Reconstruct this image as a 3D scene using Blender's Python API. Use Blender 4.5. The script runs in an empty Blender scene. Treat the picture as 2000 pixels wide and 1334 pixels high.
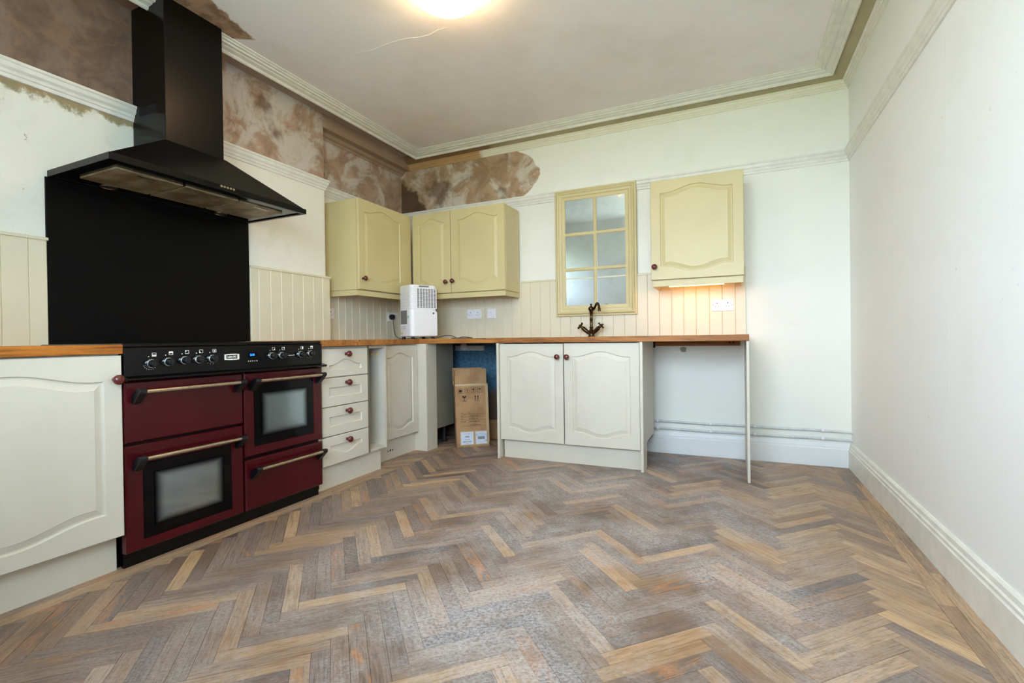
import bpy, bmesh, math, random
from mathutils import Vector, Matrix
random.seed(7)
S = bpy.context.scene
C = S.collection

# ------------------------------------------------------------------ camera
FPX, CAMH = 939.99, 0.903            # focal length in pixels of a 2000 px wide frame, lens height (m)
YAW, PIT, ROL = math.radians(24.6247), math.radians(-0.3772), math.radians(-0.7724)
_f = Vector((-math.sin(YAW) * math.cos(PIT), math.cos(YAW) * math.cos(PIT), math.sin(PIT)))
_r = Vector((math.cos(YAW), math.sin(YAW), 0)); _u = _r.cross(_f)
CR = _r * math.cos(ROL) + _u * math.sin(ROL)
CU = -_r * math.sin(ROL) + _u * math.cos(ROL)
cam_d = bpy.data.cameras.new('camera'); cam = bpy.data.objects.new('camera', cam_d); C.objects.link(cam)
cam.matrix_world = Matrix(((CR.x, CU.x, -_f.x, 0), (CR.y, CU.y, -_f.y, 0), (CR.z, CU.z, -_f.z, CAMH), (0, 0, 0, 1)))
cam_d.sensor_width = 36; cam_d.lens = FPX / 2000 * 36; cam_d.clip_start = 0.02
S.camera = cam
def project(p):
    d = Vector(p) - Vector((0, 0, CAMH)); w = d.dot(_f)
    if w < .05: return None
    return 1000 + FPX * d.dot(CR) / w, 667 - FPX * d.dot(CU) / w

# ------------------------------------------------------------------ sky, sun, exposure
world = bpy.data.worlds.new('sky'); S.world = world; world.use_nodes = True
bg = world.node_tree.nodes['Background']
bg.inputs[0].default_value = (0.66, 0.81, 1.0, 1); bg.inputs[1].default_value = 11.0
sun_d = bpy.data.lights.new('sun', 'SUN'); sun_d.energy = 9.0; sun_d.angle = math.radians(3); sun_d.color = (1, .95, .86)
sun = bpy.data.objects.new('sun', sun_d); C.objects.link(sun)
sun.rotation_euler = (math.radians(38), 0, math.radians(160))     # shines on the lawn from behind the house
por_d = bpy.data.lights.new('window_daylight', 'AREA'); por_d.shape = 'RECTANGLE'; por_d.size = 2.0; por_d.size_y = 1.45
por_d.cycles.is_portal = True
por = bpy.data.objects.new('window_daylight', por_d); C.objects.link(por)
por.location = (-0.45, -0.80, 1.675); por.rotation_euler = (math.radians(90), 0, 0)
po2_d = por_d.copy(); po2_d.size = .63; po2_d.size_y = .70
po2 = bpy.data.objects.new('added_window_daylight', po2_d); C.objects.link(po2)  # portal for the unseen side window added to brighten the room
po2.location = (-3.12, .27, 1.735); po2.rotation_euler = (0, math.radians(-90), 0)
S.view_settings.view_transform = 'Standard'; S.view_settings.look = 'None'
S.view_settings.gamma = 1; S.view_settings.use_curve_mapping = False
S.view_settings.exposure = 1.08
S.cycles.use_denoising = True
S.cycles.max_bounces = 10; S.cycles.diffuse_bounces = 6; S.cycles.glossy_bounces = 4
S.cycles.sample_clamp_indirect = 6.0; S.cycles.caustics_reflective = False; S.cycles.caustics_refractive = False

# ------------------------------------------------------------------ material helpers
def lin(c):
    return tuple(((v / 255) / 12.92 if v / 255 <= .04045 else ((v / 255 + .055) / 1.055) ** 2.4) for v in c)
def rgba(c): return (*lin(c), 1)

class NT:
    def __init__(s, name):
        s.m = bpy.data.materials.new(name); s.m.use_nodes = True; s.t = s.m.node_tree
        s.b = s.t.nodes['Principled BSDF']; s._pos = None
    def nd(s, typ, ins=(), **pr):
        n = s.t.nodes.new(typ)
        for k, v in pr.items(): setattr(n, k, v)
        for i, v in (ins.items() if isinstance(ins, dict) else enumerate(ins)):
            if v is None: continue
            if isinstance(v, bpy.types.NodeSocket): s.t.links.new(v, n.inputs[i])
            else: n.inputs[i].default_value = v
        return n
    def m_(s, op, a, b=None, c=None): return s.nd('ShaderNodeMath', [a, b, c], operation=op).outputs[0]
    def add(s, a, b): return s.m_('ADD', a, b)
    def sub(s, a, b): return s.m_('SUBTRACT', a, b)
    def mul(s, a, b): return s.m_('MULTIPLY', a, b)
    def mx(s, a, b): return s.m_('MAXIMUM', a, b)
    def mn(s, a, b): return s.m_('MINIMUM', a, b)
    def inv(s, a): return s.m_('SUBTRACT', 1.0, a)
    def ss(s, v, lo, hi, a=0.0, b=1.0):
        return s.nd('ShaderNodeMapRange', [v, lo, hi, a, b], interpolation_type='SMOOTHSTEP').outputs[0]
    def pos(s):
        if s._pos is None: s._pos = s.nd('ShaderNodeNewGeometry').outputs['Position']
        return s._pos
    def xyz(s, v=None):
        n = s.nd('ShaderNodeSeparateXYZ', [v or s.pos()]); return n.outputs[0], n.outputs[1], n.outputs[2]
    def comb(s, x, y, z): return s.nd('ShaderNodeCombineXYZ', [x, y, z]).outputs[0]
    def noise(s, scale, detail=4, rough=.55, vec=None, dist=0.0):
        n = s.nd('ShaderNodeTexNoise', {'Vector': vec or s.pos(), 'Scale': scale, 'Detail': detail, 'Roughness': rough, 'Distortion': dist})
        return n.outputs[0]
    def mix(s, f, a, b):
        a = rgba(a) if isinstance(a, tuple) and len(a) == 3 else a
        b = rgba(b) if isinstance(b, tuple) and len(b) == 3 else b
        n = s.nd('ShaderNodeMix', data_type='RGBA')
        for i, v in ((0, f), (6, a), (7, b)):
            if isinstance(v, bpy.types.NodeSocket): s.t.links.new(v, n.inputs[i])
            else: n.inputs[i].default_value = v
        return n.outputs[2]
    def out(s, col=None, rough=.5, metal=0.0, bump=None, bstr=.3, bdist=.002, spec=None, coat=None):
        def put(k, v):
            if isinstance(v, bpy.types.NodeSocket): s.t.links.new(v, s.b.inputs[k])
            else: s.b.inputs[k].default_value = v
        if col is not None: put('Base Color', rgba(col) if isinstance(col, tuple) and len(col) == 3 else col)
        put('Roughness', rough); put('Metallic', metal)
        if spec is not None: put('Specular IOR Level', spec)
        if coat: put('Coat Weight', coat)
        if bump is not None:
            b = s.nd('ShaderNodeBump', {'Strength': bstr, 'Distance': bdist, 'Height': bump}); s.t.links.new(b.outputs[0], s.b.inputs['Normal'])
        return s.m

def plain(name, c, rough=.5, metal=0.0, var=0.0, nscale=8, spec=None, coat=None):
    n = NT(name)
    if var:
        c2 = tuple(max(0, v * (1 - var)) for v in c)
        return n.out(n.mix(n.ss(n.noise(nscale, 5), .35, .7), c, c2), rough, metal, spec=spec, coat=coat)
    return n.out(c, rough, metal, spec=spec, coat=coat)
def emit(name, c, strength, base=(240, 235, 220)):
    n = NT(name); n.b.inputs['Emission Color'].default_value = rgba(c); n.b.inputs['Emission Strength'].default_value = strength
    return n.out(base, .4)
def painted(name, c, dirt=(150, 135, 105), dirt_amt=.35, rough=.42):
    n = NT(name); x, y, z = n.xyz()
    brush = n.noise(1, 3, .6, vec=n.nd('ShaderNodeVectorMath', [n.pos(), (90, 90, 5)], operation='MULTIPLY').outputs[0])
    d = n.ss(n.noise(38, 6, .7), .66, .76)
    col = n.mix(n.mul(d, dirt_amt), n.mix(n.ss(n.noise(3, 4), .3, .75), c, tuple(v * .965 for v in c)), dirt)
    return n.out(col, rough, bump=brush, bstr=.12, bdist=.001)

M = {}
M['paint_low'] = painted('cream_white_paint', (212, 206, 190))
M['paint_up'] = painted('warm_lit_cream_paint', (210, 196, 146))  # cupboard cream, yellowed to put the warm light into the colour
M['paint_tg'] = painted('cream_board_paint', (226, 218, 190))
M['trim'] = plain('white_trim_paint', (230, 229, 220), .42, var=.04, nscale=14)
M['carcass_shade'] = plain('shade_grey_melamine', (128, 124, 110), .55, var=.05)  # grey darkened to carry the shade inside the open carcasses
M['wall_white'] = painted('white_boarding_paint', (236, 236, 226))
M['inside'] = plain('white_melamine', (206, 204, 190), .5, var=.05)
M['black'] = plain('black_enamel', (9, 9, 10), .16, var=.3, spec=.28)
M['hood_black'] = plain('black_satin_metal', (7, 7, 7), .30, var=.25, spec=.22)
M['black_plastic'] = plain('black_plastic', (12, 14, 17), .3)
M['rubber'] = plain('black_rubber', (16, 16, 16), .6)
M['steel'] = plain('brushed_steel', (196, 184, 164), .3, 1.0, var=.12, nscale=60)
M['chrome'] = plain('chrome', (214, 224, 232), .08, 1.0)
M['white_plastic'] = plain('white_plastic', (236, 236, 236), .35)
M['grey_slot'] = plain('dark_grey_slot', (118, 120, 120), .6)
M['dark'] = plain('dark_hole', (20, 18, 16), .8)
M['ink'] = plain('black_ink', (38, 30, 24), .8)
M['white_ink'] = plain('white_print', (225, 222, 214), .6)
M['label'] = plain('paper_label', (214, 224, 238), .6, var=.04)
M['blue_ink'] = plain('blue_grey_print', (120, 138, 160), .7)
M['cable'] = plain('grey_cable', (70, 70, 66), .5)
M['copper'] = plain('painted_copper_pipe', (214, 218, 218), .4, var=.08, nscale=30)
M['green'] = plain('green_sticker', (110, 196, 174), .5)
M['yellow'] = plain('yellow_sticker', (206, 190, 60), .5)
M['gold'] = plain('pale_wood_plug', (214, 176, 96), .5)
M['legs'] = plain('dark_plastic_leg', (36, 38, 42), .5)
M['tape'] = plain('clear_tape', (196, 172, 134), .15, coat=.6)

n = NT('burgundy_enamel')
sp = n.ss(n.noise(140, 2, .5), .77, .80)
M['red'] = n.out(n.mix(n.mul(sp, .5), n.mix(n.ss(n.noise(2.5, 3), .3, .7), (74, 12, 20), (60, 7, 14)), (180, 150, 150)), .18, spec=.32)
n = NT('speckled_burgundy_ceramic')
M['knob'] = n.out(n.mix(n.ss(n.noise(260, 2), .62, .68), (88, 24, 20), (156, 98, 90)), .14, coat=.3)
n = NT('oven_window_glass')      # coated, half reflecting pane
gx, gy, gz = n.xyz(n.nd('ShaderNodeTexCoord').outputs['Generated'])
fade = n.mn(n.mn(n.ss(gy, .0, .16), n.ss(gy, 1.0, .84)), n.mn(n.ss(gz, .0, .16), n.ss(gz, 1.0, .84)))
M['oven_glass'] = n.out(n.mix(fade, (10, 11, 12), (158, 172, 178)), .10, .92)
n = NT('black_glass'); M['black_glass'] = n.out((4, 4, 5), .08, spec=.2)
n = NT('splashback_black')
M['splash'] = n.out(n.mix(n.ss(n.noise(4, 5), .4, .75), (6, 5, 5), (13, 10, 8)), .32, spec=.12)
n = NT('greasy_filter_mesh')
M['filter'] = n.out(n.mix(n.ss(n.noise(9, 5), .35, .65), (176, 162, 132), (128, 110, 80)), .5, .25,
                    bump=n.noise(420, 1), bstr=.5)
n = NT('aged_brass_bronze')
M['bronze'] = n.out(n.mix(n.ss(n.noise(60, 3), .4, .65), (96, 78, 54), (58, 48, 36)), .28, 1.0)
n = NT('mirror_glass')
M['mirror'] = n.out(n.mix(n.ss(n.noise(6, 5, .65), .5, .75), (222, 234, 238), (204, 214, 216)), n.ss(n.noise(7, 5, .7), .5, .8, .04, .16), 1.0)

def wood(name, c1, c2, c3, axis):
    n = NT(name); x, y, z = n.xyz()
    v = n.comb(n.mul(x, 5.0 if axis == 0 else 55.0), n.mul(y, 5.0 if axis == 1 else 55.0), n.mul(z, 70.0))
    g = n.noise(1, 5, .6, vec=v, dist=.6); blk = n.noise(1, 2, .5, vec=n.comb(n.mul(x, 2.2 if axis == 0 else 11), n.mul(y, 2.2 if axis == 1 else 11), z))
    col = n.mix(n.ss(g, .45, .72), n.mix(n.ss(blk, .35, .65), c1, c2), c3)
    return n.out(col, .48, bump=g, bstr=.15, spec=.3)
M['oak_left'] = wood('orange_oak', (190, 120, 42), (166, 98, 34), (120, 66, 22), 1)
M['oak'] = wood('brown_oak', (178, 120, 60), (154, 98, 46), (104, 62, 30), 0)
M['oak_raw'] = wood('raw_timber', (176, 118, 62), (150, 98, 50), (110, 70, 36), 0)

# bare plaster, used inside the wall materials (real repair patches on the walls)
def plaster(n, dark, mid, pale, pale_amt, sc=2.6):
    a = n.noise(sc, 7, .62, dist=1.3); b = n.noise(sc * 2.3, 6, .65, dist=.8); d = n.noise(sc * .9, 4, .5, vec=n.nd('ShaderNodeVectorMath', [n.pos(), (7.3, 3.1, 5.7)]).outputs[0])
    col = n.mix(n.ss(b, .35, .7), mid, dark)
    fine = n.noise(sc * 9, 6, .7, dist=.6)
    pm = n.mul(n.ss(n.add(a, n.mul(n.sub(fine, .5), .22)), .46, .60), pale_amt)
    col = n.mix(n.mul(n.ss(fine, .55, .75), .45), col, tuple(v * .78 for v in dark))
    col = n.mix(pm, col, pale)
    return n.mix(n.mul(n.ss(d, .63, .70), .75), col, (dark[0] * .66, dark[1] * .58, dark[2] * .48)), b

CBX, ALX, BY, RX, CZ = -2.86, -2.97, 3.90, 0.724, 2.655     # chimney breast, alcove, back wall, right wall, ceiling
n = NT('left_wall_paint_and_plaster'); x, y, z = n.xyz()
pl1, pb = plaster(n, (150, 120, 98), (182, 154, 132), (206, 201, 193), .74)
pl0, _ = plaster(n, (108, 86, 72), (134, 108, 90), (160, 146, 132), .2, 3.4)
pla = n.mix(n.ss(y, 1.55, 1.6), pl0, pl1)
pla = n.mix(n.mul(n.mul(n.ss(z, 2.50, 2.53), n.ss(y, 2.74, 2.84)), .9), pla, n.mix(n.noise(3, 4), (150, 122, 100), (164, 136, 114)))
nz = n.noise(7, 6, .7)
paint = n.mix(n.mul(n.ss(n.noise(4, 6, .7), .52, .72), .5), (234, 232, 220), (214, 214, 200))
spk = n.mul(n.ss(n.noise(26, 4, .6), .70, .74), n.ss(y, 1.6, 1.4))
paint = n.mix(n.mul(spk, .7), paint, (120, 104, 76))
peel = n.mul(n.ss(n.add(z, n.mul(nz, .22)), 2.125, 2.155), n.ss(y, 1.6, 1.5))
paint = n.mix(n.mul(peel, .85), paint, n.mix(n.ss(nz, .4, .6), (150, 118, 50), (128, 112, 62)))
M['wall_left'] = n.out(n.mix(n.ss(n.add(z, n.mul(n.noise(30, 2), .006)), 2.113, 2.118), paint, pla), .75, bump=pb, bstr=.35, bdist=.006)

n = NT('back_wall_paint_and_plaster'); x, y, z = n.xyz()
pl, pb = plaster(n, (146, 118, 90), (180, 152, 124), (208, 203, 192), .78)
zz = n.sub(z, 2.34)
edge = n.add(n.add(x, n.mul(n.mul(zz, zz), 4.5)), n.mul(n.sub(n.noise(9, 4), .5), .10))
patch = n.mul(n.mul(n.ss(edge, -1.50, -1.515), n.ss(z, 2.09, 2.10)), n.ss(z, 2.56, 2.55))
damp = n.ss(n.add(n.add(n.mul(x, 1.0), n.mul(zz, .9)), n.mul(n.sub(n.noise(6, 5, .65), .5), .35)), -2.82, -2.87)
pl = n.mix(n.mul(damp, .9), pl, (74, 50, 26))
paint = n.mix(n.mul(n.ss(n.noise(3, 6, .7), .5, .75), .35), (236, 236, 226), (222, 224, 212))
old = n.ss(z, 2.585, 2.60)
paint = n.mix(n.mul(old, .8), paint, n.mix(n.ss(x, -1.9, -1.5), (126, 92, 60), (196, 188, 164)))
col = n.mix(patch, paint, pl)
blue = n.mul(n.ss(z, .90, .885), n.ss(n.add(x, n.mul(n.noise(8, 4), .1)), -1.30, -1.34))
bcol = n.mix(n.ss(n.add(z, n.mul(n.noise(9, 5, .7), .3)), .50, .62), (96, 74, 58), n.mix(n.ss(n.noise(40, 3), .3, .7), (50, 88, 112), (74, 116, 140)))
col = n.mix(blue, col, bcol)
hole = n.nd('ShaderNodeVectorMath', [n.pos(), (-0.345, 3.90, .80)], operation='DISTANCE').outputs['Value']
col = n.mix(n.ss(n.add(hole, n.mul(n.sub(n.noise(60, 3), .5), .03)), .026, .02), col, (150, 146, 130))
M['wall_back'] = n.out(col, .7, bump=pb, bstr=n.mul(patch, .35), bdist=.006)

n = NT('right_wall_paint'); x, y, z = n.xyz()
seam = n.mx(n.ss(n.m_('ABSOLUTE', n.sub(y, 2.29)), .0035, .001), n.mul(n.ss(n.m_('ABSOLUTE', n.sub(y, 2.93)), .0035, .001), .5))
col = n.mix(n.mul(n.ss(n.noise(2.5, 6, .7), .5, .75), .3), (238, 239, 236), (226, 227, 222))
col = n.mix(n.mul(n.ss(n.noise(34, 4), .71, .75), .3), col, (160, 150, 140))
M['wall_right'] = n.out(n.mix(n.mul(n.mul(seam, n.ss(z, 2.08, 2.05)), .6), col, (245, 245, 242)), .6, bump=n.add(seam, n.mul(n.noise(12, 4), .4)), bstr=.25, bdist=.003)
M['wall_rear'] = plain('rear_wall_paint', (236, 239, 240), .7, var=.04, nscale=3)

n = NT('ceiling_paint'); x, y, z = n.xyz()
nz = n.mul(n.sub(n.noise(9, 5, .7), .5), .12)
t = n.add(x, nz)
patch = n.mul(n.mul(n.ss(n.add(t, n.mul(n.sub(y, 1.6), .28)), -2.40, -2.42), n.ss(n.add(y, n.mul(n.add(x, 2.5), -.6)), 1.95, 1.93)), n.ss(y, .9, 1.1))
col = n.mix(n.mul(n.ss(n.noise(1.8, 6, .65), .42, .7), .6), (240, 235, 234), (228, 220, 214))
col = n.mix(patch, col, n.mix(n.ss(n.noise(16, 4, .6), .4, .65), (176, 140, 112), (134, 104, 80)))
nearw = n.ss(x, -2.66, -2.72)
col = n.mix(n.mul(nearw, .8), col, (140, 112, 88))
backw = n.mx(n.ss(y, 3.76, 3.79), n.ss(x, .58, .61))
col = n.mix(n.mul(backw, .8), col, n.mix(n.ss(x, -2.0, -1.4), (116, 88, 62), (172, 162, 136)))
M['ceiling'] = n.out(col, .8, bump=n.noise(14, 5, .6), bstr=.12, bdist=.004)

n = NT('brown_and_white_cornice'); x, y, z = n.xyz()
M['cornice_back'] = n.out(n.mix(n.ss(n.add(x, n.mul(n.noise(9, 3), .12)), -2.02, -1.98), (186, 150, 104), (230, 226, 208)), .5)
n = NT('old_cove_paint'); x, y, z = n.xyz()
M['cove'] = n.out(n.mix(n.ss(n.add(x, n.mul(n.noise(7, 4), .2)), -1.9, -1.75), (136, 104, 74), n.mix(n.noise(5, 5), (188, 178, 146), (160, 148, 116))), .7)
n = NT('skirting_paint'); x, y, z = n.xyz()
M['skirt'] = n.out(n.mix(n.ss(x, -1.50, -1.46), (176, 136, 92), n.mix(n.mul(n.ss(n.noise(40, 3), .68, .74), .25), (232, 234, 232), (180, 176, 168))), .35)

n = NT('weathered_oak_block')
uv = n.nd('ShaderNodeUVMap').outputs[0]
att = n.nd('ShaderNodeAttribute', attribute_name='tone'); ta, tb, tc = n.xyz(att.outputs['Color'])
x, y, z = n.xyz()
ux, uy, _ = n.xyz(uv)
g1 = n.noise(1, 6, .65, vec=n.comb(n.mul(ux, 9.0), n.mul(uy, 210.0), 0.0), dist=.5)
g2 = n.noise(1, 5, .65, vec=n.comb(n.mul(ux, 5.0), n.mul(uy, 42.0), 3.0), dist=1.2)
blot = n.noise(5, 6, .68)
pale_nz = n.noise(2.1, 6, .7, vec=n.nd('ShaderNodeVectorMath', [n.pos(), (4.2, 1.7, 0)]).outputs[0])
grey = n.mix(tb, (82, 70, 66), (140, 126, 121))
tan = n.mix(tb, (154, 120, 92), (208, 172, 128))
col = n.mix(ta, grey, tan)
col = n.mix(n.mul(n.ss(g2, .46, .70), .62), col, n.mix(ta, (70, 57, 51), (122, 92, 64)))
col = n.mix(n.mul(n.ss(g1, .45, .66), .62), col, n.mix(ta, (60, 49, 43), (116, 87, 60)))
col = n.mix(n.mul(n.ss(blot, .53, .70), .45), col, (92, 74, 62))
org_ = n.noise(1, 5, .65, vec=n.comb(n.mul(ux, 7.0), n.mul(uy, 34.0), 9.0), dist=.8)
col = n.mix(n.mul(n.mul(tc, n.ss(org_, .48, .62)), .70), col, (188, 122, 60))
# pale speckle and streaks, stronger towards the middle of the room
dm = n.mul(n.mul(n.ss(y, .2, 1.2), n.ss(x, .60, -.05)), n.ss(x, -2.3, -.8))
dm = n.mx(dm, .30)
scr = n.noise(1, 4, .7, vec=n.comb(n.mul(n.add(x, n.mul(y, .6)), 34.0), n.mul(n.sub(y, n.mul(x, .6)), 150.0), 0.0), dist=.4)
dd = n.mul(n.mul(n.ss(pale_nz, .34, .64), n.mx(n.ss(n.noise(90, 4, .75), .30, .68), n.ss(scr, .48, .62))), dm)
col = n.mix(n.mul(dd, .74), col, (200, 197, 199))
M['plank'] = n.out(col, n.ss(pale_nz, .3, .7, .42, .62), bump=n.add(g1, n.mul(g2, .5)), bstr=.4, bdist=.0015)
M['subfloor'] = plain('dark_subfloor', (74, 62, 54), .9, var=.2)

n = NT('cardboard'); x, y, z = n.xyz()
M['card'] = n.out(n.mix(n.ss(n.noise(10, 4), .35, .7), (178, 140, 98), (158, 120, 82)), .75)
n = NT('lawn_grass'); M['lawn'] = n.out(n.mix(n.noise(3, 5), (134, 142, 108), (156, 162, 128)), .9)
M['lamp'] = emit('glowing_opal_glass', (255, 212, 156), 13.5)
M['strip'] = emit('glowing_strip', (255, 176, 84), 20.0)
M['display'] = emit('blue_display', (10, 90, 220), 3.0, (5, 10, 20))

# ------------------------------------------------------------------ mesh helpers
class MB:
    def __init__(s): s.v = []; s.f = []
    def add(s, vs, fs):
        o = len(s.v); s.v += [Vector(p) for p in vs]; s.f += [tuple(i + o for i in f) for f in fs]; return s
    def box(s, x0, x1, y0, y1, z0, z1):
        return s.add([(x, y, z) for z in (z0, z1) for y in (y0, y1) for x in (x0, x1)],
                     [(0, 2, 3, 1), (4, 5, 7, 6), (0, 1, 5, 4), (2, 6, 7, 3), (0, 4, 6, 2), (1, 3, 7, 5)])
    def prism(s, poly, axis, lo, hi):     # poly in the two other axes (cyclic order xyz without axis)
        def P(a, b, c): return {0: (c, a, b), 1: (a, c, b), 2: (a, b, c)}[axis]
        k = len(poly)
        return s.add([P(a, b, lo) for a, b in poly] + [P(a, b, hi) for a, b in poly],
                     [tuple(range(k))[::-1], tuple(range(k, 2 * k))] + [(i, (i + 1) % k, k + (i + 1) % k, k + i) for i in range(k)])
    def loops(s, ls, cap0=True, cap1=True, closed=True):
        k = len(ls[0]); vs = [p for l in ls for p in l]; fs = []
        for j in range(len(ls) - 1):
            for i in range(k if closed else k - 1):
                a, b = j * k + i, j * k + (i + 1) % k; fs.append((a, b, b + k, a + k))
        if cap0: fs.append(tuple(range(k))[::-1])
        if cap1: fs.append(tuple(range((len(ls) - 1) * k, len(ls) * k)))
        return s.add(vs, fs)
    def lathe(s, prof, c, ax, seg=20):    # prof: (radius, height along ax)
        ax = Vector(ax).normalized(); a = ax.orthogonal().normalized(); b = ax.cross(a); c = Vector(c)
        ls = [[c + ax * h + (a * math.cos(2 * math.pi * i / seg) + b * math.sin(2 * math.pi * i / seg)) * max(r, 1e-5) for i in range(seg)] for r, h in prof]
        return s.loops(ls)
    def tube(s, pts, r, seg=10):
        pts = [Vector(p) for p in pts]; ls = []; up = None
        for i, p in enumerate(pts):
            d = (pts[min(i + 1, len(pts) - 1)] - pts[max(i - 1, 0)]).normalized()
            up = d.orthogonal().normalized() if up is None else (up - d * up.dot(d)).normalized()
            q = d.cross(up); rr = r[i] if isinstance(r, (list, tuple)) else r
            ls.append([p + (up * math.cos(2 * math.pi * k / seg) + q * math.sin(2 * math.pi * k / seg)) * rr for k in range(seg)])
        return s.loops(ls)
    def xf(s, fn): s.v = [Vector(fn(p)) for p in s.v]; return s

def mesh_of(name, mb, smooth=False):
    bm = bmesh.new(); vs = [bm.verts.new(p) for p in mb.v]
    for f in mb.f:
        try: bm.faces.new([vs[i] for i in f])
        except ValueError: pass
    bmesh.ops.recalc_face_normals(bm, faces=bm.faces)
    if smooth:
        for f in bm.faces: f.smooth = True
        for e in bm.edges:
            if len(e.link_faces) == 2 and e.calc_face_angle(0) > math.radians(38): e.smooth = False
    me = bpy.data.meshes.new(name); bm.to_mesh(me); bm.free(); return me
def O(name, mb, mat, parent=None, bevel=0.0, smooth=False, seg=2):
    """one mesh object; the builder holds world coordinates, the object sits at its thing's origin"""
    if parent is not None:
        root = parent
        while root.parent: root = root.parent
        org = root.location.copy()
        mb = MB().add([p - org for p in mb.v], mb.f)
    me = mesh_of(name, mb, smooth); me.materials.append(M[mat] if isinstance(mat, str) else mat)
    o = bpy.data.objects.new(name, me); C.objects.link(o); o.parent = parent
    if bevel:
        b = o.modifiers.new('bevel', 'BEVEL'); b.width = bevel; b.segments = seg; b.limit_method = 'ANGLE'; b.angle_limit = math.radians(40)
        b.harden_normals = False
    return o
def tag(o, label, cat, group=None):
    o['label'] = label; o['category'] = cat
    if group: o['group'] = group
    return o
def thing(name, loc, label, cat, group=None):
    o = bpy.data.objects.new(name, None); C.objects.link(o); o.location = loc; o.empty_display_size = .05
    return tag(o, label, cat, group)
def struct(name, mb, mat, parent=None, **k):
    o = O(name, mb, mat, parent, **k)
    if parent is None: o['kind'] = 'structure'
    return o
def text(name, s, size, mat, parent, mat4, bold=.0):
    cu = bpy.data.curves.new(name, 'FONT'); cu.body = s; cu.size = size; cu.align_x = 'CENTER'; cu.align_y = 'CENTER'; cu.extrude = .0003; cu.offset = bold; cu.resolution_u = 2
    t = bpy.data.objects.new(name, cu); C.objects.link(t)
    bpy.context.view_layer.update()
    me = bpy.data.meshes.new_from_object(t.evaluated_get(bpy.context.evaluated_depsgraph_get()))
    bpy.data.objects.remove(t); bpy.data.curves.remove(cu)
    mb = MB(); mb.v = [mat4 @ v.co for v in me.vertices]; mb.f = [tuple(p.vertices) for p in me.polygons]
    bpy.data.meshes.remove(me)
    return O(name, mb, mat, parent)
def frameX(x, y, z):      # text plane facing +X (left-hand run), reading along +Y
    return Matrix(((0, 0, 1, x), (1, 0, 0, y), (0, 1, 0, z), (0, 0, 0, 1)))
LEFT = lambda X0: (lambda p: (X0 + p[1], p[0], p[2]))     # local (along, outward, up) -> left-hand run facing +X
BACK = lambda Y0: (lambda p: (p[0], Y0 - p[1], p[2]))     # -> back run facing the room

def shape(a0, a1, z0, z1, top=0.0, bot=0.0, nx=22, nz=5):
    """closed outline with bell-shaped top / bottom edges"""
    pts = []
    bell = lambda t: math.cos(math.pi * t / 2) ** 2 if abs(t) < 1 else 0
    for i in range(nx): t = -1 + 2 * i / nx; pts.append((a0 + (a1 - a0) * i / nx, z0 - bot * bell(t * 1.12)))
    for i in range(nz): pts.append((a1, z0 + (z1 - z0) * i / nz))
    for i in range(nx): t = -1 + 2 * i / nx; pts.append((a1 - (a1 - a0) * i / nx, z1 + top * bell(t * 1.12)))
    for i in range(nz): pts.append((a0, z1 - (z1 - z0) * i / nz))
    return pts
def panel_door(a0, a1, z0, z1, arch=.036, stile=.066, rail=.092, raised=True, th=.020, top=True, bot=True, recess=None):
    """cupboard door / drawer front in local (along, outward, up); front face at outward = 0"""
    e = .003
    L = []
    put = lambda pts, d: L.append([(a, d, z) for a, z in pts])
    put(shape(a0, a1, z0, z1), -th); put(shape(a0, a1, z0, z1), -e); put(shape(a0 + e, a1 - e, z0 + e, z1 - e), 0)
    A = arch
    if recess: i0, i1, j0, j1 = recess
    else: i0, i1, j0, j1 = a0 + stile, a1 - stile, z0 + rail, z1 - rail
    ta, ba = (A if top else 0), (A if bot else 0)
    put(shape(i0, i1, j0, j1, ta, ba), 0)
    put(shape(i0 + .004, i1 - .004, j0 + .004, j1 - .004, ta, ba), -.0078)
    if raised:
        put(shape(i0 + .009, i1 - .009, j0 + .009, j1 - .009, ta, ba), -.0078)
        put(shape(i0 + .030, i1 - .030, j0 + .030, j1 - .030, ta, ba), -.0015)
        put(shape(i0 + .032, i1 - .032, j0 + .032, j1 - .032, ta, ba), -.0002)
    return MB().loops(L)
KN = [(.010, 0), (.0105, .004), (.008, .009), (.0085, .014), (.015, .019), (.0195, .026), (.0200, .031), (.0170, .038), (.010, .0425), (.0, .0435)]
def knob(parent, p, ax): return O('knob', MB().lathe(KN, p, ax, 18), 'knob', parent, smooth=True)

# ------------------------------------------------------------------ room shell
Y0 = -0.12
wl = MB()
for a in ((Y0, -.08, 0, CZ), (-.08, .62, 0, 1.42), (-.08, .62, 2.05, CZ)): wl.box(-3.15, CBX, a[0], a[1], a[2], a[3])
wl.prism([(-3.15, .62), (CBX, .62), (CBX, 2.79), (ALX, 2.79), (ALX, BY), (-3.15, BY)], 2, 0, CZ)
wl.box(ALX - .02, CBX, 2.785, BY, 2.556, CZ)
struct('wall_left', wl, 'wall_left')
wall_back = struct('wall_back', MB().box(-3.15, .85, BY, BY + .12, 0, CZ), 'wall_back')
struct('wall_right', MB().box(RX, .85, Y0 - .14, BY, 0, CZ), 'wall_right')
WX0, WX1, WZ0, WZ1 = -1.42, .52, .95, 2.40
wr = MB()
for a in ((-3.15, WX0, 0, CZ), (WX1, RX, 0, CZ), (WX0, WX1, 0, WZ0), (WX0, WX1, WZ1, CZ)): wr.box(a[0], a[1], Y0 - .14, Y0, a[2], a[3])
YW = -.78      # the window stands back in a shallow bay
for a in ((WX0 - .1, WX0, 0, CZ), (WX1, WX1 + .1, 0, CZ), (WX0, WX1, 0, WZ0), (WX0, WX1, WZ1, CZ)): wr.box(a[0], a[1], YW, Y0 - .1405, a[2], a[3])
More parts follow.
